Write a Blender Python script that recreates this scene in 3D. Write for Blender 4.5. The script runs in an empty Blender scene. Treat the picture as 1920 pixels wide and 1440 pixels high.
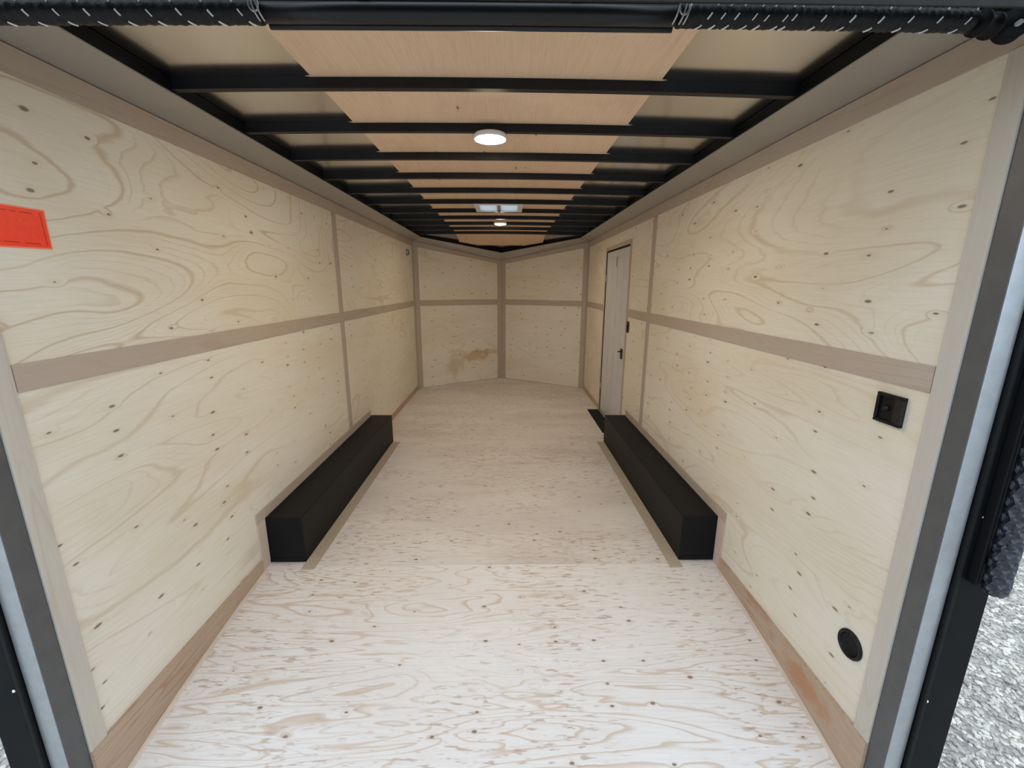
import bpy, bmesh, math, random
from mathutils import Matrix, Vector
random.seed(7)
S = bpy.context.scene
COL = S.collection

# ------------------------------------------------------------------ camera
cam_d = bpy.data.cameras.new('camera'); cam = bpy.data.objects.new('camera', cam_d); COL.objects.link(cam)
R_ = Vector((0.9998809, -0.0148419, 0.0042309)); U_ = Vector((-0.0007985, 0.2240259, 0.9745829)); F_ = Vector((0.0154125, 0.9744702, -0.2239873))
M = Matrix((R_, U_, -F_)).transposed().to_4x4(); M.translation = Vector((0.0648, 0.0, 1.4963)); cam.matrix_world = M
cam_d.sensor_width = 36.0; cam_d.sensor_fit = 'HORIZONTAL'; cam_d.lens = 798.9 / 1920 * 36; cam_d.clip_start = 0.02
S.camera = cam
# ------------------------------------------------------------------ sky and exposure
wd = bpy.data.worlds.new('overcast_sky'); S.world = wd; wd.use_nodes = True
bg = wd.node_tree.nodes['Background']; bg.inputs[0].default_value = (0.79, 0.93, 1.08, 1); bg.inputs[1].default_value = 1.0
S.view_settings.view_transform = 'Standard'; S.view_settings.look = 'None'
S.view_settings.gamma = 1.0; S.view_settings.use_curve_mapping = False
S.view_settings.exposure = 0.80
S.cycles.max_bounces = 8; S.cycles.diffuse_bounces = 7; S.cycles.glossy_bounces = 3
S.cycles.use_adaptive_sampling = True; S.cycles.adaptive_threshold = 0.07
LAMP = 180.0          # the two dome lamps are switched on

# ------------------------------------------------------------------ dimensions (metres)
W = 1.235                       # inner face of the side walls
YC, YA = 6.23, 7.0              # where the walls turn into the nose, nose apex
YR = 1.0                        # rear face of the door frame
ZB0, ZB1 = 1.215, 1.288         # middle batten
ZS, ZC = 2.03, 2.105            # top strip, lower edge of the cove
XC, ZCT = 1.10, 2.15            # upper edge of the cove
ZBOW = 2.205                    # bows hang below this
YFOLD = 2.07                    # rear part of the floor slopes down
def arch(x): return -0.013 * (x / 1.1) ** 2
def floor_z(y):                 # eases downward behind the wheel boxes
    d = YFOLD - y
    return -(0.06 * d + 0.075 * d * d) if d > 0 else 0.0
def roof_z(x, y): return ZBOW + arch(x) - (0.19 * (y - 6.1) if y > 6.1 else 0.0)

# ------------------------------------------------------------------ node helpers
class NT:
    def __init__(s, name):
        s.m = bpy.data.materials.new(name); s.m.use_nodes = True
        s.t = s.m.node_tree; s.b = s.t.nodes['Principled BSDF']
    def n(s, typ, **kw):
        x = s.t.nodes.new(typ)
        for k, v in kw.items(): setattr(x, k, v)
        return x
    def put(s, sock, v):
        if isinstance(v, bpy.types.NodeSocket): s.t.links.new(v, sock)
        elif isinstance(v, (tuple, list)) and len(v) == 3 and sock.type == 'RGBA': sock.default_value = (*v, 1)
        else: sock.default_value = v
    def math(s, op, a, b=0.0, c=0.0, clamp=False):
        x = s.n('ShaderNodeMath', operation=op, use_clamp=clamp)
        s.put(x.inputs[0], a); s.put(x.inputs[1], b); s.put(x.inputs[2], c); return x.outputs[0]
    def step(s, v, a, b):
        x = s.n('ShaderNodeMapRange', interpolation_type='SMOOTHSTEP'); s.put(x.inputs[0], v)
        x.inputs[1].default_value = a; x.inputs[2].default_value = b; return x.outputs[0]
    def mix(s, f, a, b, blend='MIX'):
        x = s.n('ShaderNodeMix', data_type='RGBA', blend_type=blend)
        s.put(x.inputs[0], f); s.put(x.inputs[6], a); s.put(x.inputs[7], b); return x.outputs[2]
    def vec(s, a, b, c=0.0):
        x = s.n('ShaderNodeCombineXYZ'); s.put(x.inputs[0], a); s.put(x.inputs[1], b); s.put(x.inputs[2], c); return x.outputs[0]
    def noise(s, v, scale=1.0, detail=2.0, rough=0.5, dist=0.0):
        x = s.n('ShaderNodeTexNoise'); s.put(x.inputs['Vector'], v); x.inputs['Scale'].default_value = scale
        x.inputs['Detail'].default_value = detail; x.inputs['Roughness'].default_value = rough; x.inputs['Distortion'].default_value = dist
        return x.outputs[0]
    def voro(s, v, rnd=1.0):
        x = s.n('ShaderNodeTexVoronoi', voronoi_dimensions='2D'); s.put(x.inputs['Vector'], v); x.inputs['Scale'].default_value = 1.0; x.inputs['Randomness'].default_value = rnd
        return x
    def coords(s, ua, va, wa, perobj=True):
        tc = s.n('ShaderNodeTexCoord'); sp = s.n('ShaderNodeSeparateXYZ'); s.t.links.new(tc.outputs['Object'], sp.inputs[0])
        r = 0.0
        if perobj:
            oi = s.n('ShaderNodeObjectInfo'); r = s.math('MULTIPLY', oi.outputs['Random'], 37.0)
        return sp.outputs[ua], sp.outputs[va], sp.outputs[wa], r
    def bump(s, h, strength, dist=0.002):
        x = s.n('ShaderNodeBump'); x.inputs['Strength'].default_value = strength; x.inputs['Distance'].default_value = dist
        s.t.links.new(h, x.inputs['Height']); s.t.links.new(x.outputs[0], s.b.inputs['Normal'])

def plain(name, col, rough=0.5, metal=0.0, spec=0.5, var=0.0, vscale=8.0, bump=0.0, bscale=200.0):
    s = NT(name); b = s.b
    b.inputs['Roughness'].default_value = rough; b.inputs['Metallic'].default_value = metal; b.inputs['Specular IOR Level'].default_value = spec
    b.inputs['Base Color'].default_value = (*col, 1)
    tc = s.n('ShaderNodeTexCoord').outputs['Object']
    if var:
        f = s.noise(tc, vscale, 4.0, 0.6)
        s.put(b.inputs['Base Color'], s.mix(s.step(f, 0.3, 0.7), tuple(c * (1 - var) for c in col), tuple(min(1, c * (1 + var)) for c in col)))
    if bump: s.bump(s.noise(tc, bscale, 3.0, 0.6), bump)
    return s.m

def plywood(name, base, late, ua, va, wa, uscale=0.55, vscale=2.0, K=13.0, grain=0.5, pale=None, knots=0.5, knot_u=0.30, knot_v=0.085,
            fleck=0.0, fleck_col=None, tint=None, rough=0.62, stain=None, detail=1.2, width=0.30, knot_size=0.055, ring=True, mask=(0.40, 0.60), fine=0.55):
    """rotary-cut plywood: contour-like late-wood lines, pin knots in loose columns, fibre"""
    s = NT(name); u, v, w, r = s.coords(ua, va, wa)
    seed = s.math('ADD', r, s.math('MULTIPLY', w, 0.15))
    kv = s.voro(s.vec(s.math('ADD', s.math('DIVIDE', u, knot_u), r), s.math('ADD', s.math('DIVIDE', v, knot_v), r), 0.0), 0.62)
    kd = kv.outputs['Distance']
    sel = s.n('ShaderNodeSeparateColor'); s.t.links.new(kv.outputs['Color'], sel.inputs[0])
    on = s.step(sel.outputs[0], 1 - knots - 0.02, 1 - knots + 0.02)
    size = s.math('MULTIPLY_ADD', sel.outputs[1], knot_size, knot_size * 0.35)
    kcore = s.math('MULTIPLY', s.math('SUBTRACT', 1.0, s.step(s.math('DIVIDE', kd, size), 0.55, 1.15)), on)
    khalo = s.math('MULTIPLY', s.math('SUBTRACT', 1.0, s.step(kd, 0.0, 0.22)), on)
    n1 = s.noise(s.vec(s.math('MULTIPLY', u, uscale), s.math('MULTIPLY', v, vscale), seed), 1.0, detail, 0.45, 0.55)
    ph = s.math('MULTIPLY_ADD', s.math('ADD', n1, s.math('MULTIPLY', khalo, 0.025)), K, s.math('MULTIPLY', s.noise(s.vec(s.math('MULTIPLY', u, 9.0), s.math('MULTIPLY', v, 40.0), seed), 1.0, 1.0), 0.12))
    fr = s.math('FRACT', ph)
    line = s.math('MULTIPLY', s.step(fr, 1.0 - width, 0.93), s.math('SUBTRACT', 1.0, s.step(fr, 0.93, 1.0)))
    strength = s.step(s.noise(s.vec(s.math('MULTIPLY', u, 0.9), s.math('MULTIPLY', v, 1.8), s.math('ADD', seed, 5.0)), 1.0, 1.0), *mask)
    strength = s.math('MULTIPLY_ADD', strength, 0.8, 0.2)
    line = s.math('MULTIPLY', s.math('MULTIPLY', line, strength), grain)
    fr2 = s.math('FRACT', s.math('MULTIPLY', ph, 4.0)); l2 = s.math('MULTIPLY', s.step(fr2, 0.72, 0.92), s.math('SUBTRACT', 1.0, s.step(fr2, 0.94, 1.0)))
    m2 = s.step(s.noise(s.vec(s.math('MULTIPLY', u, 1.3), s.math('MULTIPLY', v, 2.2), s.math('ADD', seed, 15.0)), 1.0, 2.0), 0.42, 0.62)
    line = s.math('MAXIMUM', line, s.math('MULTIPLY', s.math('MULTIPLY', l2, m2), grain * fine))
    fib = s.noise(s.vec(s.math('MULTIPLY', u, 7.0), s.math('MULTIPLY', v, 170.0), seed), 1.0, 3.0, 0.6)
    blot = s.noise(s.vec(s.math('MULTIPLY', u, 1.1), s.math('MULTIPLY', v, 3.0), s.math('ADD', seed, 9.0)), 1.0, 3.0, 0.55)
    tint = tint or tuple(c * k for c, k in zip(base, (0.94, 0.90, 0.84)))
    col = s.mix(s.step(blot, 0.35, 0.68), base, tint)
    col = s.mix(s.math('MULTIPLY', s.step(fib, 0.35, 0.75), 0.16), col, late)
    col = s.mix(line, col, late)
    if fleck:
        fl = s.noise(s.vec(s.math('MULTIPLY', u, 16.0), s.math('MULTIPLY', v, 85.0), s.math('ADD', seed, 2.0)), 1.0, 2.0, 0.55)
        fl = s.math('MULTIPLY', s.step(fl, 0.56, 0.68), s.step(s.noise(s.vec(s.math('MULTIPLY', u, 2.0), s.math('MULTIPLY', v, 2.5), seed), 1.0, 2.0), 0.36, 0.58))
        col = s.mix(s.math('MULTIPLY', fl, fleck), col, fleck_col or late)
    if knots:
        col = s.mix(s.math('MULTIPLY', s.math('SUBTRACT', khalo, kcore, clamp=True), 0.16), col, late)
        col = s.mix(s.math('MULTIPLY', kcore, 0.85), col, (0.16, 0.10, 0.055))
    if stain:                        # water or rust mark with a shape of its own: centre (world), size, colour
        tc = s.n('ShaderNodeTexCoord').outputs['Object']
        for (c, size3, scol, amt) in stain:
            mp = s.n('ShaderNodeMapping'); s.t.links.new(tc, mp.inputs[0]); mp.inputs['Scale'].default_value = tuple(1 / q for q in size3)
            mp.inputs['Location'].default_value = tuple(-p / q for p, q in zip(c, size3))
            ln = s.n('ShaderNodeVectorMath', operation='LENGTH'); s.t.links.new(mp.outputs[0], ln.inputs[0])
            nn = s.noise(tc, 9.0, 3.0, 0.6)
            d = s.math('ADD', ln.outputs['Value'], s.math('MULTIPLY_ADD', nn, 1.6, -0.8))
            col = s.mix(s.math('MULTIPLY', s.math('SUBTRACT', 1.0, s.step(d, 0.35, 1.0)), amt), col, scol)
    s.put(s.b.inputs['Base Color'], col); s.b.inputs['Roughness'].default_value = rough; s.b.inputs['Specular IOR Level'].default_value = 0.3
    return s.m

MT = {}
WB, WL = (0.75, 0.705, 0.61), (0.48, 0.36, 0.22)
MT['ply_side'] = plywood('ply_side', WB, WL, 1, 2, 0, uscale=0.5, vscale=2.6, K=11.0, grain=0.38, width=0.16, detail=1.6, knots=0.55, knot_u=0.23, knot_v=0.085)
MT['ply_side_hi'] = plywood('ply_side_upper', WB, WL, 1, 2, 0, uscale=0.5, vscale=2.4, K=15.0, grain=0.48, width=0.17, detail=1.4, knots=0.5, knot_u=0.23, knot_v=0.085, mask=(0.35, 0.55))
MT['ply_swirl'] = plywood('ply_side_swirl', WB, WL, 1, 2, 0, uscale=0.85, vscale=2.1, K=15.0, grain=0.62, width=0.17, detail=0.8, knots=0.35, knot_u=0.20, knot_v=0.10, mask=(0.28, 0.46))
MT['ply_nose'] = plywood('ply_nose', WB, WL, 0, 2, 1, grain=0.25, knots=0.7, knot_v=0.1, knot_u=0.2, width=0.15)
MT['ply_nose_stain'] = plywood('ply_nose_stained', WB, WL, 0, 2, 1, grain=0.25, knots=0.5, width=0.15,
    stain=[((-0.42, 6.74, 0.42), (0.26, 1.0, 0.12), (0.42, 0.22, 0.07), 0.55), ((-0.72, 6.55, 0.30), (0.16, 1.0, 0.22), (0.45, 0.27, 0.10), 0.40), ((-0.2, 6.87, 0.45), (0.2, 1.0, 0.06), (0.42, 0.25, 0.09), 0.4)])
FB = (0.76, 0.735, 0.72)
MT['ply_floor'] = plywood('ply_floor', (0.725, 0.695, 0.675), (0.44, 0.28, 0.17), 0, 1, 2, uscale=0.9, vscale=6.5, K=14.0, grain=0.36, knots=0.35, knot_u=0.17, knot_v=0.09,
                          fleck=0.75, fleck_col=(0.36, 0.25, 0.19), tint=(0.635, 0.585, 0.56), rough=0.6, detail=2.5, width=0.28, knot_size=0.06)
MT['ply_floor_rear'] = plywood('ply_floor_rear', FB, (0.46, 0.28, 0.14), 0, 1, 2, uscale=0.9, vscale=6.5, K=15.0, grain=0.50, knots=0.35, knot_u=0.17, knot_v=0.09,
                          fleck=0.65, fleck_col=(0.40, 0.27, 0.19), tint=(0.73, 0.69, 0.665), rough=0.6, detail=2.5, width=0.30, knot_size=0.06, mask=(0.32, 0.52))
MT['ply_ceiling'] = plywood('ply_ceiling', (0.90, 0.665, 0.475), (0.46, 0.26, 0.14), 1, 0, 2, uscale=0.8, vscale=3.0, K=6.0, grain=0.12, knots=0.10, tint=(0.86, 0.625, 0.44), width=0.6)
TB, TL = (0.45, 0.385, 0.32), (0.34, 0.26, 0.19)
MT['strip_y'] = plywood('strip_wood_along', TB, TL, 1, 2, 0, uscale=1.2, vscale=9.0, K=6, grain=0.3, knots=0.0, tint=(0.46, 0.365, 0.30))
MT['strip_z'] = plywood('strip_wood_upright', TB, TL, 2, 1, 0, uscale=1.2, vscale=9.0, K=6, grain=0.3, knots=0.0, tint=(0.46, 0.365, 0.30))
MT['strip_x'] = plywood('strip_wood_across', TB, TL, 0, 2, 1, uscale=1.2, vscale=9.0, K=6, grain=0.3, knots=0.0, tint=(0.46, 0.365, 0.30))
MT['post_wood'] = plywood('rear_trim_wood', (0.52, 0.475, 0.43), (0.42, 0.34, 0.28), 2, 1, 0, uscale=1.2, vscale=9.0, K=7, grain=0.35, knots=0.0, tint=(0.55, 0.51, 0.43))
KB = (0.43, 0.325, 0.235)
MT['kick'] = plywood('kick_board_wood', KB, (0.33, 0.17, 0.085), 1, 2, 0, uscale=1.0, vscale=16.0, K=8, grain=0.6, knots=0.0, width=0.5, tint=(0.48, 0.36, 0.27), detail=2.0)
MT['kick_stain'] = plywood('kick_board_stained', KB, (0.33, 0.17, 0.085), 1, 2, 0, uscale=1.0, vscale=16.0, K=8, grain=0.6, knots=0.0, width=0.5, tint=(0.48, 0.36, 0.27), detail=2.0,
    stain=[((1.22, 1.32, 0.0), (1.0, 0.16, 0.06), (0.42, 0.17, 0.06), 0.6)])
MT['pale_edge'] = plain('pale_wood_edge', (0.66, 0.57, 0.48), 0.6, var=0.08)
MT['black'] = plain('black_paint', (0.005, 0.0055, 0.0065), 0.5, spec=0.12, var=0.2)
MT['bow'] = plain('black_bow_paint', (0.006, 0.007, 0.010), 0.45, spec=0.35, var=0.2)
MT['boxblack'] = plain('charcoal_box_paint', (0.005, 0.0055, 0.0065), 0.5, spec=0.18, var=0.15, vscale=3.0)
MT['rubber'] = plain('black_rubber', (0.006, 0.006, 0.007), 0.6, spec=0.2, bump=0.4, bscale=160.0)
MT['sleeve'] = plain('black_mesh_sleeve', (0.009, 0.009, 0.011), 0.55, spec=0.3, var=0.3, vscale=60, bump=0.6, bscale=260.0)
MT['glossy'] = plain('glossy_black', (0.009, 0.010, 0.013), 0.42, spec=0.45)
MT['braid'] = plain('braided_black', (0.015, 0.019, 0.028), 0.28, spec=0.7)
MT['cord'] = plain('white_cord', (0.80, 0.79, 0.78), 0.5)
MT['wire'] = plain('steel_wire', (0.55, 0.53, 0.52), 0.35, metal=0.7)
MT['alu'] = plain('brushed_aluminium', (0.51, 0.53, 0.55), 0.42, metal=0.85, var=0.06, vscale=30, bump=0.05)
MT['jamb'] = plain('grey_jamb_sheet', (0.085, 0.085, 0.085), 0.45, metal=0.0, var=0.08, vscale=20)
MT['cove'] = plain('cove_sheet_metal', (0.47, 0.46, 0.44), 0.5, metal=0.75, var=0.03, vscale=5)
MT['roof'] = plain('bare_roof_sheet', (0.74, 0.73, 0.71), 0.17, metal=1.0)
MT['door'] = plain('white_door_sheet', (0.56, 0.56, 0.58), 0.35, var=0.04)
MT['plastic'] = plain('white_plastic', (0.80, 0.80, 0.79), 0.35)
MT['grey'] = plain('grey_metal', (0.35, 0.35, 0.35), 0.4, metal=0.5)
MT['hdr'] = plain('grey_header_paint', (0.020, 0.018, 0.016), 0.6, spec=0.2, var=0.15, vscale=40)
MT['rivet'] = plain('bright_rivet', (0.85, 0.86, 0.85), 0.25, metal=0.4)
MT['orange'] = plain('orange_sticker', (0.95, 0.045, 0.012), 0.45, var=0.05, vscale=60)
MT['orange_edge'] = plain('pale_sticker_edge', (0.95, 0.20, 0.13), 0.45)
MT['darkred'] = plain('dark_red_print', (0.50, 0.010, 0.004), 0.5)
MT['switch'] = plain('black_plastic', (0.006, 0.006, 0.007), 0.4, spec=0.25)
s = NT('vent_translucent')
tr = s.n('ShaderNodeBsdfTranslucent'); tr.inputs[0].default_value = (0.80, 0.83, 0.86, 1); df = s.n('ShaderNodeBsdfDiffuse'); df.inputs[0].default_value = (0.8, 0.8, 0.8, 1)
mx = s.n('ShaderNodeMixShader'); mx.inputs[0].default_value = 0.4
s.t.links.new(tr.outputs[0], mx.inputs[1]); s.t.links.new(df.outputs[0], mx.inputs[2]); s.t.links.new(mx.outputs[0], s.t.nodes['Material Output'].inputs[0]); MT['vent'] = s.m
s = NT('lamp_lens'); s.b.inputs['Base Color'].default_value = (0.85, 0.85, 0.85, 1); s.b.inputs['Emission Color'].default_value = (1, 0.85, 0.62, 1); s.b.inputs['Emission Strength'].default_value = LAMP; MT['lens'] = s.m
# gravel: per-stone tone from position cells
s = NT('gravel_stone'); tc = s.n('ShaderNodeTexCoord').outputs['Object']
g = s.n('ShaderNodeTexVoronoi'); g.inputs['Scale'].default_value = 22.0; s.t.links.new(tc, g.inputs['Vector'])
sc = s.n('ShaderNodeSeparateColor'); s.t.links.new(g.outputs['Color'], sc.inputs[0])
c_ = s.mix(sc.outputs[0], (0.36, 0.33, 0.29), (0.86, 0.80, 0.70)); s.put(s.b.inputs['Base Color'], c_); s.b.inputs['Roughness'].default_value = 0.8
MT['stone'] = s.m
s = NT('gravel_ground'); tc = s.n('ShaderNodeTexCoord').outputs['Object']
g = s.noise(tc, 30.0, 6.0, 0.7); g2 = s.noise(tc, 1.3, 3.0)
c_ = s.mix(s.step(g, 0.3, 0.7), (0.22, 0.21, 0.195), (0.60, 0.56, 0.50)); c_ = s.mix(s.math('MULTIPLY', s.step(g2, 0.35, 0.7), 0.25), c_, (0.62, 0.58, 0.50))
s.put(s.b.inputs['Base Color'], c_); s.b.inputs['Roughness'].default_value = 0.85; s.bump(g, 0.6, 0.02); MT['ground'] = s.m

# ------------------------------------------------------------------ mesh helpers
def link(name, me, mat, parent=None, smooth=False):
    o = bpy.data.objects.new(name, me); COL.objects.link(o)
    if mat is not None: me.materials.append(MT[mat])
    if parent is not None: o.parent = parent
    if smooth:
        for p in me.polygons: p.use_smooth = True
    return o
def mesh(name, V, Fc, mat, parent=None, smooth=False):
    me = bpy.data.meshes.new(name); me.from_pydata([tuple(v) for v in V], [], Fc); me.update()
    bm = bmesh.new(); bm.from_mesh(me); bmesh.ops.recalc_face_normals(bm, faces=bm.faces); bm.to_mesh(me); bm.free()
    return link(name, me, mat, parent, smooth)
def bm_obj(name, bm, mat, parent=None, smooth=False):
    bmesh.ops.recalc_face_normals(bm, faces=bm.faces)
    me = bpy.data.meshes.new(name); bm.to_mesh(me); bm.free(); return link(name, me, mat, parent, smooth)
def prism(name, bottom, top, mat, parent=None, bevel=0.0):
    """solid between two matching polygons"""
    n = len(bottom); V = list(bottom) + list(top)
    Fc = [list(range(n))[::-1], list(range(n, 2 * n))] + [[i, (i + 1) % n, n + (i + 1) % n, n + i] for i in range(n)]
    bm = bmesh.new(); vs = [bm.verts.new(v) for v in V]
    for f in Fc: bm.faces.new([vs[i] for i in f])
    if bevel: bmesh.ops.bevel(bm, geom=list(bm.edges), offset=bevel, segments=2, profile=0.6, affect='EDGES', clamp_overlap=True)
    return bm_obj(name, bm, mat, parent)
def box(name, x0, x1, y0, y1, z0, z1, mat, parent=None, bevel=0.0015):
    b = [(x0, y0, z0), (x1, y0, z0), (x1, y1, z0), (x0, y1, z0)]
    return prism(name, b, [(x, y, z1) for x, y, _ in b], mat, parent, bevel)
def tube_bm(bm, pts, r, seg=8, cap=True, radii=None):
    pts = [Vector(p) for p in pts]; rings = []
    for i, p in enumerate(pts):
        d = (pts[min(i + 1, len(pts) - 1)] - pts[max(i - 1, 0)]).normalized()
        a = d.orthogonal().normalized() if i == 0 else (rings_a - d * rings_a.dot(d)).normalized()
        rings_a = a; b = d.cross(a); rr = radii[i] if radii else r
        rings.append([bm.verts.new(p + (a * math.cos(2 * math.pi * k / seg) + b * math.sin(2 * math.pi * k / seg)) * rr) for k in range(seg)])
    for A, B in zip(rings, rings[1:]):
        for k in range(seg): bm.faces.new([A[k], A[(k + 1) % seg], B[(k + 1) % seg], B[k]])
    if cap: bm.faces.new(rings[0][::-1]); bm.faces.new(rings[-1])
def tube(name, pts, r, mat, parent=None, seg=10, radii=None):
    bm = bmesh.new(); tube_bm(bm, pts, r, seg, True, radii); return bm_obj(name, bm, mat, parent, True)
def lathe(name, prof, origin, axis, mat, parent=None, seg=32, smooth=True):
    """prof: (radius, height along axis) pairs"""
    ax = Vector(axis).normalized(); a = ax.orthogonal().normalized(); b = ax.cross(a); o = Vector(origin)
    bm = bmesh.new(); rings = []
    for r, h in prof:
        if r < 1e-6: rings.append([bm.verts.new(o + ax * h)])
        else: rings.append([bm.verts.new(o + ax * h + (a * math.cos(2 * math.pi * k / seg) + b * math.sin(2 * math.pi * k / seg)) * r) for k in range(seg)])
    for A, B in zip(rings, rings[1:]):
        if len(A) == 1 and len(B) == 1: continue
        for k in range(seg):
            k2 = (k + 1) % seg
            f = [A[0], B[k2], B[k]] if len(A) == 1 else [A[k], A[k2], B[0]] if len(B) == 1 else [A[k], A[k2], B[k2], B[k]]
            bm.faces.new(f)
    return bm_obj(name, bm, mat, parent, smooth)
def tag(o, label, cat, group=None, kind=None):
    o['label'] = label; o['category'] = cat
    if group: o['group'] = group
    if kind: o['kind'] = kind
    return o
def empty(name, loc):
    o = bpy.data.objects.new(name, None); COL.objects.link(o); o.location = loc; o.empty_display_size = 0.05; return o
def adopt(root, *obs):
    for o in obs:
        o.parent = root; o.matrix_parent_inverse = Matrix.Translation(-Vector(root.location))

# ------------------------------------------------------------------ ground outside
gz = -0.62
mesh('ground', [(-40, -30, gz), (40, -30, gz), (40, 45, gz), (-40, 45, gz)], [[0, 1, 2, 3]], 'ground')
tag(bpy.data.objects['ground'], 'pale grey gravel yard surface under and around the trailer', 'ground', kind='structure')
bm = bmesh.new()
ico = bmesh.new(); bmesh.ops.create_icosphere(ico, subdivisions=1, radius=1.0); IV = [v.co.copy() for v in ico.verts]; IF = [[v.index for v in f.verts] for f in ico.faces]; ico.free()
V, Fc = [], []
for side, (xa, xb), cnt in ((1, (1.75, 4.6), 24000), (-1, (1.75, 3.0), 2500)):
    for i in range(cnt):
        x = side * random.uniform(xa, xb); y = random.uniform(0.7, 3.6); r = random.uniform(0.005, 0.014) * (1.35 if random.random() < .12 else 1)
        rot = Matrix.Rotation(random.uniform(0, 6.28), 3, 'Z'); sx, sy, sz = r * random.uniform(.8, 1.5), r * random.uniform(.7, 1.1), r * random.uniform(.45, .8)
        k = len(V)
        for p in IV:
            q = rot @ Vector((p.x * sx, p.y * sy, p.z * sz)) * random.uniform(.85, 1.1); V.append((q.x + x, q.y + y, q.z + gz + sz * .4))
        Fc += [[a + k for a in f] for f in IF]
g_o = mesh('gravel', V, Fc, 'stone'); tag(g_o, 'loose pale crushed gravel stones on the ground outside the doorway', 'gravel', kind='stuff')

# ------------------------------------------------------------------ floor: sheets laid across, rear one sloping down to the doorway
fl = box('floor', -W - 0.04, W + 0.04, YFOLD, YC, -0.06, -0.021, 'pale_edge', bevel=0)
tag(fl, 'pale plywood floor of the trailer between the two side walls', 'floor', kind='structure')
def floor_sheet(y0, y1, mat):
    e = 0.0012; y0 += e; y1 -= e; x = W - 0.001
    if y0 >= YC - 0.01:
        b = [(-x, y0), (x, y0), (0, YA - 0.002)]
    else: b = [(-x, y0), (x, y0), (x, y1), (-x, y1)]
    prism('plywood_sheet', [(p, q, floor_z(q) - 0.02) for p, q in b], [(p, q, floor_z(q)) for p, q in b], mat, fl, 0.0008)
ys = [YR + .0012 + (YFOLD - .0024 - YR) * i / 12 for i in range(13)]; V = []; Fc = []
for y in ys: V += [(-W + .001, y, floor_z(y)), (W - .001, y, floor_z(y)), (W - .001, y, floor_z(y) - .02), (-W + .001, y, floor_z(y) - .02)]
for i in range(12): Fc += [[4 * i + j, 4 * i + (j + 1) % 4, 4 * i + 4 + (j + 1) % 4, 4 * i + 4 + j] for j in range(4)]
Fc += [[0, 1, 2, 3], [48, 49, 50, 51]]
mesh('plywood_sheet', V, Fc, 'ply_floor_rear', fl)
for a, b in ((YFOLD, 3.29), (3.29, 4.51), (4.51, 5.73), (5.73, YC)): floor_sheet(a, b, 'ply_floor')
floor_sheet(YC, YA, 'ply_floor')

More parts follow.
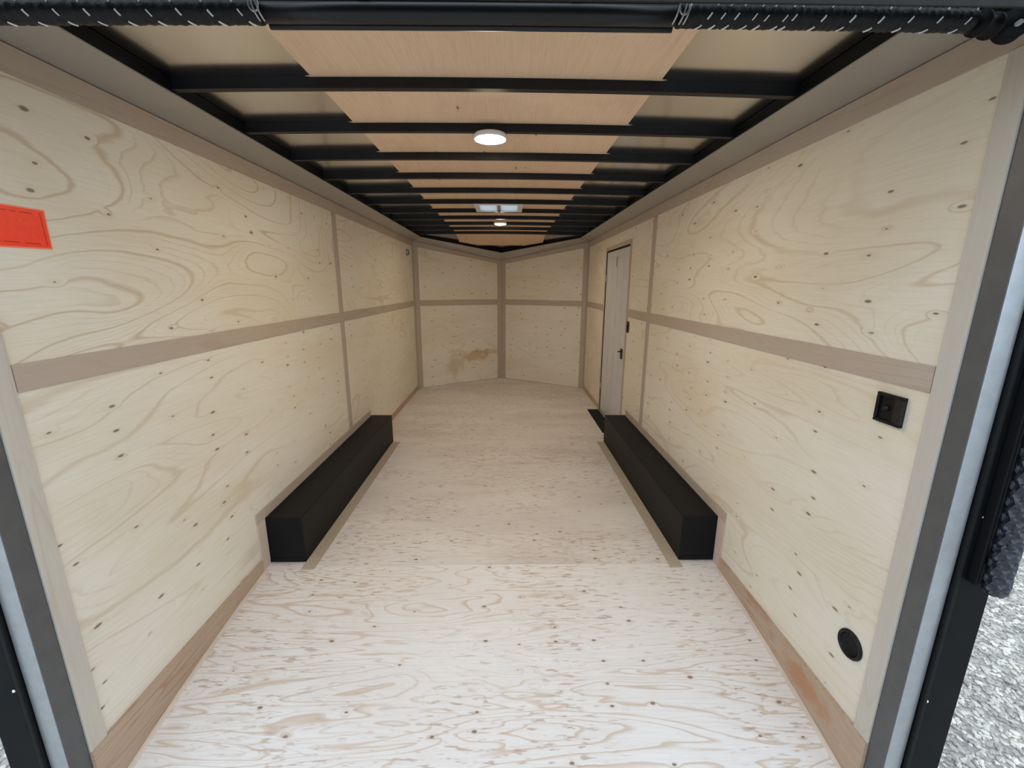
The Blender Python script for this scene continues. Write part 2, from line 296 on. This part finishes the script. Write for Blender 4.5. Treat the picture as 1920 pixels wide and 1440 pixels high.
# ------------------------------------------------------------------ side walls
DY0, DY1, DZ = 4.15, 5.06, 1.868     # side door opening in the right wall
XO = 1.29                            # outer skin
def wall(side):
    sg = -1 if side == 'left' else 1
    def bx(nm, y0, y1, z0, z1, t0, t1, mat, par, bev=0.0012):
        a, b = sorted((sg * (W - t0), sg * (W - t1))); return box(nm, a, b, y0, y1, z0, z1, mat, par, bev)
    w = bx('wall_' + side, 1.06, YC + 0.02, -0.3, 2.2, -0.045, -0.055, 'black', None, 0)
    tag(w, ('plywood lined side wall with the orange sticker' if sg < 0 else 'plywood lined side wall with the grey side door'), 'wall', kind='structure')
    YJ = 3.43 if sg < 0 else 3.50
    segs = [(1.06, YJ), (YJ, YC)] if sg < 0 else [(1.06, YJ), (YJ, DY0), (DY1 + 0.03, YC)]
    g = 0.001
    for (a, b) in segs:
        bx('plywood_panel', a + g, b - g, ZB0 + 0.035 + g, ZC, -0.012, 0.0, 'ply_swirl' if (sg < 0 and a < 2) else 'ply_side_hi', w)
        z0 = -0.2 if a < 2 else 0.0
        bx('plywood_panel', a + g, b - g, z0, ZB0 + 0.035 - g, -0.012, 0.0, 'ply_side', w)
    if sg > 0:
        bx('plywood_panel', DY0 - g, DY1 + 0.03 + g, DZ + 0.02, ZC, -0.012, 0.0, 'ply_side_hi', w)
    t = 0.006
    # middle batten, upright joint battens, top strip, corner strip
    for (a, b) in ([(1.118, YJ - 0.038), (YJ + 0.038, YC - 0.06)] if sg < 0 else [(1.118, YJ - 0.038), (YJ + 0.038, DY0 - 0.05), (DY1 + 0.075, YC - 0.06)]):
        bx('batten', a, b, ZB0, ZB1, 0.0003, t, 'strip_y', w, 0.001)
    bx('batten', YJ - 0.0365, YJ + 0.0365, 0.075, ZS - 0.001, 0.0003, t, 'strip_z', w, 0.001)
    bx('top_strip', 1.062, YC - 0.005, ZS, ZC - 0.002, 0.0003, t, 'strip_y', w, 0.001)
    bx('corner_strip', YC - 0.058, YC - 0.006, 0.0, ZS - 0.001, 0.0003, t, 'strip_z', w, 0.001)
    # upright wood trim beside the door frame
    bx('rear_trim', 1.0585, 1.114, floor_z(1.08) + 0.2, ZS - 0.001, 0.0003, 0.008, 'post_wood', w, 0.0015)
    if sg > 0:
        bx('door_casing', DY0 - 0.048, DY0 - 0.004, 0.0, DZ + 0.02, 0.0003, t, 'strip_z', w, 0.001)
        bx('door_casing', DY1 + 0.03, DY1 + 0.072, 0.0, DZ + 0.02, 0.0003, t, 'strip_z', w, 0.001)
        bx('door_casing', DY0 - 0.048, DY1 + 0.072, DZ + 0.02, DZ + 0.06, 0.0003, t, 'strip_y', w, 0.001)
    # kick boards
    bb = empty('baseboard_' + side, (sg * W, 2.0, 0)); tag(bb, 'brown wooden kick board along the foot of the ' + ('wall with the orange sticker' if sg < 0 else 'wall with the side door'), 'baseboard', kind='structure')
    xs = sorted((sg * (W - 0.0005), sg * (W - 0.013)))
    def kb(y0, y1, h, mat):
        bt = [y0 + (y1 - y0) * i / 10 for i in range(11)] if y0 < YFOLD else [y0, y1]
        pl = [(y, floor_z(y) + 0.001) for y in bt] + [(y1, h), (y0, h)]
        k = prism('kick_board', [(xs[0], y, z) for y, z in pl], [(xs[1], y, z) for y, z in pl], mat, None, 0.0); adopt(bb, k)
        pl2 = [(y, floor_z(y) + 0.001, floor_z(y) + 0.013) for y in bt] if y0 < YFOLD else []
        if pl2:
            xa, xb = sorted((sg * (W - 0.014), sg * (W - 0.026)))
            q = [(y, z) for y, z, _ in pl2] + [(y, z) for y, _, z in pl2[::-1]]
            e = prism('edge_bead', [(xa, y, z) for y, z in q], [(xb, y, z) for y, z in q], 'pale_edge', None, 0.0); adopt(bb, e)
    kb(1.0585, 2.015, 0.07, 'kick' if sg < 0 else 'kick_stain')
    kb(3.99 if sg < 0 else DY1 + 0.08, YC - 0.07, 0.055, 'kick')
    return w
wl = wall('left'); wr = wall('right')

# ------------------------------------------------------------------ V nose walls
LN = math.hypot(W, YA - YC)
def nose(side):
    sg = -1 if side == 'left' else 1
    A = Vector((sg * W, YC, 0)); B = Vector((0, YA, 0)); d = (B - A).normalized(); nrm = Vector((-d.y, d.x, 0)); nrm = nrm if nrm.y < 0 else -nrm
    def slab(nm, s0, s1, zl0, zl1, zh0, zh1, t0, t1, mat, par, bev=0.001):
        """s along the wall in metres from the outer corner; z low/high at both ends; t0..t1 proud of the wall face"""
        pl = [(s0, zl0), (s1, zl1), (s1, zh1), (s0, zh0)]
        f = lambda t: [tuple(A + d * s + nrm * t + Vector((0, 0, z))) for s, z in pl]
        return prism(nm, f(t0), f(t1), mat, par, bev)
    zs = lambda s: ZS + (1.83 - ZS) * s / LN
    zc = lambda s: ZC + (1.885 - ZC) * s / LN
    w = slab('wall_nose_' + side, -0.06, LN + 0.04, -0.06, -0.06, 2.2, 2.05, -0.055, -0.045, 'black', None, 0)
    tag(w, ('left half of the plywood V nose, lower panel with an orange stain' if sg < 0 else 'right half of the plywood V nose, next to the side door'), 'wall', kind='structure')
    zm = ZB0 + 0.036; g = 0.001; e = 0.001
    slab('plywood_panel', e, LN - 0.001, 0.002, 0.002, zm - g, zm - g, -0.012, 0, 'ply_nose_stain' if sg < 0 else 'ply_nose', w)
    slab('plywood_panel', e, LN - 0.001, zm + g, zm + g, zc(0), zc(LN), -0.012, 0, 'ply_nose', w)
    t = 0.006
    slab('batten', 0.078, LN - 0.078, 1.212, 1.205, 1.292, 1.290, 0.0003, t, 'strip_x', w)
    slab('corner_strip', 0.008, 0.077, 0.002, 0.002, zs(0), zs(.077), 0.0003, t, 'strip_z', w)
    slab('apex_strip', LN - 0.077, LN - 0.0034, 0.002, 0.002, zs(LN - .077), zs(LN), 0.0003, t, 'strip_z', w)
    slab('top_strip', 0.008, LN - 0.004, zs(0) + .001, zs(LN) + .001, zc(0) - .002, zc(LN) - .002, 0.0003, t, 'strip_x', w)
    return w
nose('left'); nose('right')

# ------------------------------------------------------------------ cove trims (bent sheet metal under the roof edge)
def solid_strip(name, P, off, mat, parent=None):
    """quad P thickened by vector off"""
    return prism(name, P, [tuple(Vector(p) + Vector(off)) for p in P], mat, parent, 0.0)
YQ = 6.93
for i, sg in enumerate((-1, 1)):
    o = solid_strip('trim_%d' % (i + 1), [(sg * (W - .001), 1.057, ZC), (sg * (W - .001), YC - .002, ZC), (sg * XC, 6.218, ZCT), (sg * XC, 1.057, ZCT)], (sg * .002, 0, .006), 'cove')
    tag(o, 'grey sheet metal cove above the ' + ('wall with the orange sticker' if sg < 0 else 'wall with the side door'), 'trim', kind='structure')
    l = solid_strip('cove_lip', [(sg * XC, 1.057, ZCT - .0035), (sg * XC, 6.216, ZCT - .0035), (sg * (XC + .016), 6.216, ZCT - .0085), (sg * (XC + .016), 1.057, ZCT - .0085)], (0, 0, .004), 'cove', o)
    o = solid_strip('trim_%d' % (i + 3), [(sg * (W - .003), YC, ZC), (0, YA - .001, 1.885), (0, YQ, 2.0), (sg * XC, 6.22, ZCT)], (0, .003, .006), 'cove')
    tag(o, 'grey metal cove sloping down to the nose apex, ' + ('stained panel side' if sg < 0 else 'side door side'), 'trim', kind='structure')

# ------------------------------------------------------------------ ceiling: shiny roof sheet, black rails and bows, plywood strip
VX0, VX1, VY0, VY1 = -0.175, 0.185, 3.875, 4.215       # hole of the roof vent
def roof_grid(name, xs, ys, dz, th, mat, parent, hole=True, clip=None):
    bm = bmesh.new(); G = {}
    for i, x in enumerate(xs):
        for j, y in enumerate(ys): G[i, j] = bm.verts.new((x, y, roof_z(x, y) + dz))
    for i in range(len(xs) - 1):
        for j in range(len(ys) - 1):
            cx, cy = (xs[i] + xs[i + 1]) / 2, (ys[j] + ys[j + 1]) / 2
            if hole and VX0 < cx < VX1 and VY0 < cy < VY1: continue
            bm.faces.new([G[i, j], G[i + 1, j], G[i + 1, j + 1], G[i, j + 1]])
    ex = bmesh.ops.extrude_face_region(bm, geom=list(bm.faces))
    for v in ex['geom']:
        if isinstance(v, bmesh.types.BMVert): v.co.z += th
    return bm_obj(name, bm, mat, parent)
xs = [-1.30, -1.1, -.9, -.7, -.5, -.34, VX0, VX1, .34, .5, .7, .9, 1.1, 1.30]
ce = roof_grid('ceiling', xs, [1.0, VY0, VY1, 6.1, 7.12], 0.0042, 0.004, 'roof', None)
tag(ce, 'bare shiny metal roof sheet above black bows and a plywood strip', 'ceiling', kind='structure')
PX = 0.61
pxs = [-PX, -.45, -.3, VX0, VX1, .3, .45, PX]
roof_grid('plywood_strip', pxs, [1.06, VY0, VY1, 4.42], 0.0006, 0.003, 'ply_ceiling', ce)
roof_grid('plywood_strip', pxs, [4.422, 6.1, 6.70], 0.0006, 0.003, 'ply_ceiling', ce, hole=False)
# bows: web plus lower flange, slightly arched
NB = 13
for k in range(-1, 11):
    y = 1.69 + 0.427 * k
    h = 0.034; prof = [(0, 0), (0, -h), (0.028, -h), (0.028, -h + .004), (0.005, -h + .004), (0.005, 0)]
    if k == 6: y += 0.015
    bxs = [-XC + .004, -.95, -.8, -.64, -.613, -.4, -.2, 0, .2, .4, .613, .64, .8, .95, XC - .004]
    V, Fc = [], []; n = len(bxs); m = len(prof)
    for x in bxs:
        up = 0.0038 if abs(x) > .63 else 0.0
        V += [(x, y + a, roof_z(x, y) + (up if b == 0 else b)) for a, b in prof]
    for i in range(n - 1):
        for j in range(m): Fc.append([i * m + j, i * m + (j + 1) % m, (i + 1) * m + (j + 1) % m, (i + 1) * m + j])
    Fc += [list(range(m)), list(range((n - 1) * m, n * m))]
    mesh('roof_bow', V, Fc, 'bow', ce)
# side rails and nose rails
for sg in (-1, 1):
    a, b = sorted((sg * (XC - .002), sg * (XO + .01)))
    pl = [(sg * (XC - .002), ZCT + .002), (sg * (XC - .002), 2.194), (sg * (XO + .01), 2.186), (sg * (XO + .01), ZCT + .05)]
    prism('side_rail', [(x, 1.06, z) for x, z in pl], [(x, YC + .03, z) for x, z in pl], 'black', ce)
    P = [(sg * XC, 6.214, ZCT + .004), (0, YQ - .004, 2.004), (0, YQ - .004, 2.062), (sg * XC, 6.214, 2.182)]
    prism('nose_rail', P, [(x, y + .05, z) for x, y, z in P], 'black', ce)

# ------------------------------------------------------------------ rear door frame
for i, sg in enumerate((-1, 1)):
    a, b = sorted((sg * W, sg * 1.287))
    o = box('trim_%d' % (i + 5), a, b, YR, 1.0565, -0.3, 2.10, 'alu', bevel=0.0015)
    tag(o, 'bare aluminium door post on the ' + ('orange sticker side' if sg < 0 else 'side with the round black vent'), 'post', kind='structure')
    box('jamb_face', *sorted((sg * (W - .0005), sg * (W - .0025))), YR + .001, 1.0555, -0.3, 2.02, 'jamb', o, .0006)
    a, b = sorted((sg * 1.290, sg * 1.402))
    o = box('trim_%d' % (i + 7), a, b, YR - .003, 1.10, -0.45, 2.3, 'black', bevel=0.003)
    tag(o, 'black outer door post with bright rivets, ' + ('on the orange sticker side' if sg < 0 else 'beside the hanging textured sleeve'), 'post', kind='structure')
    s_ = box('door_seal', *sorted((sg * 1.288, sg * 1.300)), YR - .012, YR - .0032, -0.4, 2.05, 'rubber', o, 0.003)
    for z in ((0.908, 0.308) if sg > 0 else (0.378, 0.97, 1.5)):
        x = {0.908: 1.326, 0.308: 1.308, 0.378: -1.319}.get(z, sg * 1.32)
        lathe('rivet', [(0, .0035), (.003, .003), (.0045, .0012), (.005, 0), (0, 0)], (x, YR - .003, z), (0, -1, 0), 'rivet', o, 16)
hd = box('trim_9', -1.402, 1.402, YR, 1.0565, 2.042, 2.24, 'black', bevel=0.002); tag(hd, 'black header beam across the top of the rear doorway', 'header', kind='structure')
hd2 = box('trim_10', -1.36, 1.36, 0.848, 0.853, 1.9690, 2.2, 'hdr', bevel=0.001); tag(hd2, 'dark grey lip along the very top of the rear doorway', 'header', kind='structure')
box('bracket_arm', -1.36, -1.33, 0.8535, 0.9995, 2.06, 2.16, 'black', hd2); box('bracket_arm', 1.33, 1.36, 0.8535, 0.9995, 2.06, 2.16, 'black', hd2)

# ------------------------------------------------------------------ torsion springs on the doorway shaft
SY, SZ = 0.94, 1.996
def sz(x): return SZ + .005 * x - .006 * x * x          # the shaft bows a little along its length
sh = empty('spring_shaft', (0, SY, SZ)); tag(sh, 'smooth black steel shaft across the top of the doorway between two sleeves', 'shaft')
bm = bmesh.new(); tube_bm(bm, [(x, SY, sz(x)) for x in (-.389, -.2, 0, .2, .389)], 0.0165, 24); adopt(sh, bm_obj('shaft_tube', bm, 'glossy', None, True))
bm = bmesh.new(); tube_bm(bm, [(x, SY + .022, sz(x) - .0105) for x in (-.389, -.2, 0, .2, .389)], 0.006, 10); adopt(sh, bm_obj('guide_rod', bm, 'glossy', None, True))
for x in (-.2, .2): adopt(sh, box('hanger', x - .012, x + .012, SY - .006, YR - .0005, SZ + .012, SZ + .05, 'black'))
def spring(sg):
    x0, x1 = sg * 0.392, sg * (0.958 if sg > 0 else 1.22)
    name = 'spring_sleeve'
    root = empty(name, (x0, SY, SZ)); tag(root, ('black sleeved torsion spring with evenly spaced white cord above the orange sticker wall' if sg < 0 else 'black sleeved torsion spring with crowded cord turns above the side door wall'), 'spring', 'torsion springs over the rear doorway')
    n = 150; seg = 20; V, Fc = [], []; rnd = random.Random(3 + sg)
    for i in range(n + 1):
        x = x0 + (x1 - x0) * i / n
        for k in range(seg):
            a = 2 * math.pi * k / seg; r = 0.0185 + rnd.uniform(-.0007, .0007) + .0006 * math.sin(i * 1.7)
            V.append((x, SY + r * math.cos(a), sz(x) + r * math.sin(a)))
    for i in range(n):
        for k in range(seg): Fc.append([i * seg + k, i * seg + (k + 1) % seg, (i + 1) * seg + (k + 1) % seg, (i + 1) * seg + k])
    Fc += [list(range(seg)), list(range(n * seg, (n + 1) * seg))]
    adopt(root, mesh('sleeve', V, Fc, 'sleeve', None, True))
    # white cord wound round the sleeve, built only as white dashes where its highlights show
    bm = bmesh.new()
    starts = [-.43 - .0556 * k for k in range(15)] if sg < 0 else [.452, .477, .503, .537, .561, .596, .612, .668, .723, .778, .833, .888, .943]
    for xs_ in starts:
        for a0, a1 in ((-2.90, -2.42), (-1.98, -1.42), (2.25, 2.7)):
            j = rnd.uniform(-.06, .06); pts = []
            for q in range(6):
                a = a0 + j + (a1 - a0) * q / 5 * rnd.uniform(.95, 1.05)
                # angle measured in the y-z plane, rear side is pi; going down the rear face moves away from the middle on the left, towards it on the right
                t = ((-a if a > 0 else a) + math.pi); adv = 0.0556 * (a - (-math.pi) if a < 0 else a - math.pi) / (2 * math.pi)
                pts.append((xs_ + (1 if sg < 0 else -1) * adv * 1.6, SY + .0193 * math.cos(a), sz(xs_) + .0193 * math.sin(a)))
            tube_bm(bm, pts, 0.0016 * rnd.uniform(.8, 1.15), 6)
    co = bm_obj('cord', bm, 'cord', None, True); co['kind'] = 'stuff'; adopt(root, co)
    # hooked wire end
    e = x0 - sg * 0.004
    loop = [(e + .009 * math.cos(t) + sg * .008, SY - .021 - .002 * math.sin(t), sz(e) + .004 + .012 * math.sin(t)) for t in [i * math.pi / 10 for i in range(21)]]
    adopt(root, tube('wire_loop', loop, 0.0016, 'wire', None, 8))
    for dx in ((-.004, -.012) if sg < 0 else (-.012, -.02, .0)):
        pts = [(e - sg * (dx) + (1 if sg < 0 else -1) * .014 * (q / 8 - .3), SY - .0215 * math.cos((q / 8 - .45) * 1.9), sz(e) - .0215 * math.sin((q / 8 - .45) * 1.9) * 1.05) for q in range(9)]
        adopt(root, tube('wire_turn', pts, 0.0016, 'wire', None, 8))
    return root
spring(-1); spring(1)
# cable drum at the end of the shaft
dr = empty('corner_hardware', (1.03, SY, SZ)); tag(dr, 'cluster of black hardware at the sleeve end in the upper corner, side door side', 'hardware')
adopt(dr, lathe('drum', [(0, -.02), (.022, -.02), (.022, -.014), (.016, -.012), (.016, .012), (.022, .014), (.022, .02), (0, .02)], (0.986, SY, 1.990), (1, .25, 0), 'rubber', None, 24))
adopt(dr, lathe('pulley', [(0, -.011), (.026, -.011), (.020, 0), (.026, .011), (0, .011)], (1.038, SY, 1.988), (.4, 1, 0), 'rubber', None, 28))
adopt(dr, lathe('pulley_bolt', [(0, .008), (.005, .008), (.005, 0), (0, 0)], (1.037, SY - .0115, 1.986), (-.2, -1, 0), 'rivet', None, 6, False))
adopt(dr, box('bracket', 1.02, 1.11, SY + .014, YR - .0005, 2.012, 2.06, 'black', None, .002))
for q, off in enumerate((0, .014, .028)):
    adopt(dr, tube('cable', [(1.04 + off, SY - .016, 1.992 + off * .4), (1.10 + off, SY - .02, 2.004 + off * .3), (1.2 + off, SY - .03, 2.045), (1.3, SY - .03, 2.085 + off)], 0.006, 'glossy' if q == 1 else 'rubber', None, 10))
adopt(dr, box('side_plate', 1.072, 1.20, SY - .006, SY + .012, 1.995, 2.04, 'rubber', None, .004))

# textured sleeve hanging beside the black post
hs = empty('hanging_sleeve', (1.358, 0.955, 0.70)); tag(hs, 'black textured rubber sleeve hanging down beside the riveted outer post', 'sleeve')
n = 170; seg = 26; V, Fc = [], []; rr = random.Random(5)
for i in range(n + 1):
    z = 0.70 + 1.25 * i / n; e = min(1.0, math.sqrt(max(0.0, 1 - (1 - min(1, (z - .70) / .024)) ** 2)) + .05)
    for k in range(seg):
        a = 2 * math.pi * (k + .5 * (i % 2)) / seg; r = (0.0245 + (.0024 if (k // 2 + i // 3) % 2 else -.0012) + rr.uniform(-.0006, .0006)) * e
        V.append((1.360 + r * math.cos(a), 0.958 + r * math.sin(a), z))
for i in range(n):
    for k in range(seg): Fc.append([i * seg + k, i * seg + (k + 1) % seg, (i + 1) * seg + (k + 1) % seg, (i + 1) * seg + k])
Fc += [list(range(seg)), list(range(n * seg, (n + 1) * seg))]
adopt(hs, mesh('textured_tube', V, Fc, 'braid', None, False))
adopt(hs, box('channel', 1.322, 1.330, 0.972, YR - .0035, 0.72, 1.98, 'rubber', None, .002))
adopt(hs, box('channel', 1.333, 1.339, 0.978, YR - .0035, 0.72, 1.98, 'switch', None, .002))
adopt(hs, box('clip', 1.335, 1.392, 0.978, YR - .0035, 1.30, 1.34, 'black')); adopt(hs, box('clip', 1.335, 1.392, 0.978, YR - .0035, 0.78, 0.80, 'black'))

# ------------------------------------------------------------------ side door
d = box('door_1', W - .001, W + .03, DY0, DY1, 0.012, DZ, 'door', bevel=0.003); tag(d, 'pale grey side door with a black latch in the plywood wall', 'door', kind='structure')
box('door_seal', W - .004, W + .02, DY1 + .0005, DY1 + .0285, 0.0, DZ + .018, 'rubber', d, .002)
box('door_seal', W - .004, W + .02, DY0, DY1, DZ + .001, DZ + .018, 'rubber', d, .002)
la = box('latch_plate', W - .008, W - .0015, 4.20, 4.275, 0.785, 0.885, 'switch', d, .002)
tube('latch_lever', [(W - .012, 4.215, .86), (W - .03, 4.22, .86), (W - .034, 4.25, .855), (W - .03, 4.275, .85)], .006, 'switch', la)
lathe('latch_bolt', [(0, .006), (.008, .006), (.01, 0), (0, 0)], (W - .008, 4.235, .81), (-1, 0, 0), 'grey', la, 14)
box('hold_back', W - .006, W - .0015, 4.60, 4.64, 1.70, 1.80, 'grey', d, .001)
for z in (.28, 1.55): 
    hg = box('hinge', W - .009, W - .0045, DY1 - .03, DY1 + .018, z, z + .075, 'grey', d, .001)
for k in range(3): box('door_rib', W - .0035, W - .0012, DY0 + .2 + .22 * k, DY0 + .206 + .22 * k, .03, DZ - .02, 'door', d, .0008)
th = box('door_threshold', 1.083, W - .0145, 4.22, 5.09, 0.0005, 0.006, 'rubber', bevel=.0015); tag(th, 'black ribbed strip on the floor in front of the side door', 'threshold')
for k in range(9): box('rib', 1.09, W - .02, 4.26 + .09 * k, 4.285 + .09 * k, .006, .0085, 'rubber', th, .001)
sw = empty('wall_switch', (W, 4.05, 1.12)); tag(sw, 'small black switch plate on the wall strip beside the side door', 'switch')
adopt(sw, box('plate', W - .013, W - .0065, 4.03, 4.085, 1.07, 1.175, 'switch', None, .002)); adopt(sw, box('rocker', W - .018, W - .0132, 4.045, 4.07, 1.10, 1.145, 'glossy', None, .002))

# ------------------------------------------------------------------ wheel boxes
def wheel_box(sg):
    x0, x1 = 1.037, W - .0005; y0, y1, h = 2.096, 3.981, 0.2725
    r = empty('wheel_box', (sg * 1.13, 3.0, 0)); tag(r, 'long black metal wheel box against the ' + ('wall with the orange sticker' if sg < 0 else 'wall with the side door'), 'wheel box', 'wheel boxes on the trailer floor')
    adopt(r, box('body', *sorted((sg * x0, sg * x1)), y0, y1, 0.0005, h, 'boxblack', None, .006))
    adopt(r, box('end_seam', *sorted((sg * (x0 + .02), sg * (x1 - .012))), y0 - .0022, y0 - .0002, 0.012, .03, 'boxblack', None, .0008))
    adopt(r, box('floor_flange', *sorted((sg * .967, sg * (x0 - .0005))), 2.035, 3.955, 0.0005, .006, 'strip_f', None, .0015))
    adopt(r, box('wall_flange', *sorted((sg * (W - .0005), sg * (W - .0065))), 2.02, 3.95, h + .0005, h + .058, 'strip_y', None, .0015))
    adopt(r, box('end_flange', *sorted((sg * (W - .0005), sg * (W - .0065))), 2.02, y0 - .003, -0.004, h, 'strip_e', None, .0015))
MT['strip_f'] = plywood('flange_floor', (0.45, 0.385, 0.31), TL, 1, 0, 2, uscale=1.2, vscale=9.0, K=6, grain=0.25, knots=0.0)
MT['strip_e'] = plywood('flange_end', (0.60, 0.47, 0.40), TL, 2, 1, 0, uscale=1.2, vscale=9.0, K=6, grain=0.2, knots=0.0)
wheel_box(-1); wheel_box(1)

# ------------------------------------------------------------------ lamps and roof vent
def dome(x, y, rad, label):
    z = roof_z(x, y) - .035
    r = empty('dome_lamp', (x, y, z)); tag(r, label, 'lamp', 'round ceiling lamps')
    adopt(r, lathe('base', [(0, 0), (rad * .97, 0), (rad, -.004), (rad, -.014), (rad * .97, -.0185), (rad * .90, -.0195), (rad * .845, -.0175), (rad * .84, -.012), (0, -.0115)], (x, y, z), (0, 0, 1), 'plastic', None, 40))
    adopt(r, lathe('lens', [(rad * .838, -.0165), (rad * .78, -.0215), (rad * .6, -.0258), (rad * .3, -.0282), (0, -.029)], (x, y, z), (0, 0, 1), 'lens', None, 40))
    adopt(r, lathe('mount', [(0, 0), (rad * .5, 0), (rad * .5, .035), (0, .035)], (x, y, z + .0003), (0, 0, 1), 'plastic', None, 24))
dome(-0.006, 2.16, 0.079, 'larger round white dome lamp nearest the rear doorway'); dome(0.008, 4.90, 0.07, 'small round white dome lamp beyond the square roof vent')
v = empty('roof_vent', (0.005, 4.045, 2.2)); tag(v, 'square white roof vent with two translucent panes between the dome lamps', 'roof vent')
zt = ZBOW - .001
fx0, fx1, fy0, fy1 = -.205, .215, 3.846, 4.2275; z0 = 2.166
adopt(v, box('frame', fx0, fx1, fy0, VY0 + .014, z0, zt, 'plastic', None, .004), box('frame', fx0, fx1, VY1 - .014, fy1 + .0, z0, zt, 'plastic', None, .004),
      box('frame', fx0, VX0 + .014, VY0 + .0145, VY1 - .0145, z0, zt, 'plastic', None, .004), box('frame', VX1 - .014, fx1, VY0 + .0145, VY1 - .0145, z0, zt, 'plastic', None, .004))
adopt(v, box('crossbar', -.012, .022, VY0 + .0145, VY1 - .0145, z0 + .004, zt, 'grey', None, .002))
adopt(v, box('pane', VX0 + .0145, -.0125, VY0 + .0145, VY1 - .0145, z0 + .012, z0 + .016, 'vent', None, .001), box('pane', .0225, VX1 - .0145, VY0 + .0145, VY1 - .0145, z0 + .012, z0 + .016, 'vent', None, .001))
lathe_o = lathe('crank_knob', [(0, 0), (.012, 0), (.014, -.008), (.010, -.016), (0, -.017)], (.005, 4.20, z0 + .0035), (0, 0, 1), 'grey', None, 18); adopt(v, lathe_o)

# ------------------------------------------------------------------ small things on the walls
st = empty('warning_sticker', (-W, 1.23, 1.64)); tag(st, 'fluorescent orange red sticker with dashed dark border on the plywood wall', 'sticker')
X = -W + .0004
def flat(name, pl, t0, t1, mat): return prism(name, [(X + t0, y, z) for y, z in pl], [(X + t1, y, z) for y, z in pl], mat, None, 0)
adopt(st, flat('sheet', [(1.118, 1.588), (1.297, 1.593), (1.297, 1.6985), (1.118, 1.698)], 0, .0008, 'orange'))
e = .0035
for pl in ([(1.118, 1.588), (1.297, 1.593), (1.297, 1.5965), (1.118, 1.5915)], [(1.2935, 1.597), (1.297, 1.597), (1.297, 1.695), (1.2935, 1.695)], [(1.118, 1.6945), (1.297, 1.695), (1.297, 1.6985), (1.118, 1.698)]):
    adopt(st, flat('pale_edge', pl, .0009, .0012, 'orange_edge'))
for a, b in ((1.13, 1.165), (1.172, 1.182), (1.187, 1.200), (1.208, 1.222), (1.232, 1.262)):
    adopt(st, flat('border_dash', [(a, 1.683), (b, 1.683), (b, 1.6855), (a, 1.6855)], .0009, .0013, 'darkred'))
for a, b in ((1.13, 1.17), (1.176, 1.214), (1.228, 1.268)):
    adopt(st, flat('border_dash', [(a, 1.6035), (b, 1.6035), (b, 1.606), (a, 1.606)], .0009, .0013, 'darkred'))
adopt(st, flat('border_line', [(1.284, 1.602), (1.286, 1.602), (1.284, 1.688), (1.282, 1.688)], .0009, .0013, 'darkred'))

ob = empty('outlet_box', (W, 1.224, 1.137)); tag(ob, 'square black recessed outlet box under the middle batten near the rear post', 'outlet')
x0 = W - .0005; ya, yb, za, zb = 1.177, 1.2705, 1.091, 1.1835; t = .010
adopt(ob, box('back_plate', W - .004, x0, ya + .001, yb - .001, za + .001, zb - .001, 'switch', None, .001))
for (a, b, c, dd) in ((ya, yb, zb - t, zb), (ya, yb, za, za + t), (yb - t, yb, za + t, zb - t)): adopt(ob, box('rim', W - .012, W - .0042, a, b, c, dd, 'switch', None, .003))
pr_ = prism('flap', [(W - .0045, ya, za + t), (W - .0045, ya + .036, za + t), (W - .006, ya + .036, za + t), (W - .0145, ya + .004, za + t), (W - .0145, ya, za + t)],
            [(W - .0045, ya, zb - t), (W - .0045, ya + .036, zb - t), (W - .006, ya + .036, zb - t), (W - .0145, ya + .004, zb - t), (W - .0145, ya, zb - t)], 'glossy', None, .001); adopt(ob, pr_)
adopt(ob, lathe('toggle', [(0, .012), (.006, .011), (.009, .004), (.011, 0), (0, 0)], (W - .0042, 1.236, 1.138), (-1, 0, 0), 'switch', None, 18))

rv = empty('round_vent', (W, 1.192, .318)); tag(rv, 'round black vent hole low on the wall near the rear post', 'vent')
adopt(rv, lathe('ring', [(.036, .0005), (.036, .003), (.040, .009), (.046, .009), (.0485, .005), (.049, .0005), (.036, .0005)], (W, 1.192, .318), (-1, 0, 0), 'switch', None, 40))
adopt(rv, lathe('inner_cup', [(.0355, .006), (.034, .002), (.0, .0012), (0, .0006), (.0355, .0006), (.0355, .006)], (W, 1.192, .318), (-1, 0, 0), 'rubber', None, 32))

tb = empty('tie_bracket', (-W, 5.85, 1.92)); tag(tb, 'small dark metal bracket high on the wall before the nose corner', 'bracket')
adopt(tb, box('plate', -W + .0005, -W + .006, 5.82, 5.88, 1.88, 1.965, 'grey', None, .001)); adopt(tb, tube('loop', [(-W + .006, 5.85, 1.955), (-W + .03, 5.85, 1.95), (-W + .03, 5.85, 1.895), (-W + .006, 5.85, 1.89)], .006, 'switch'))
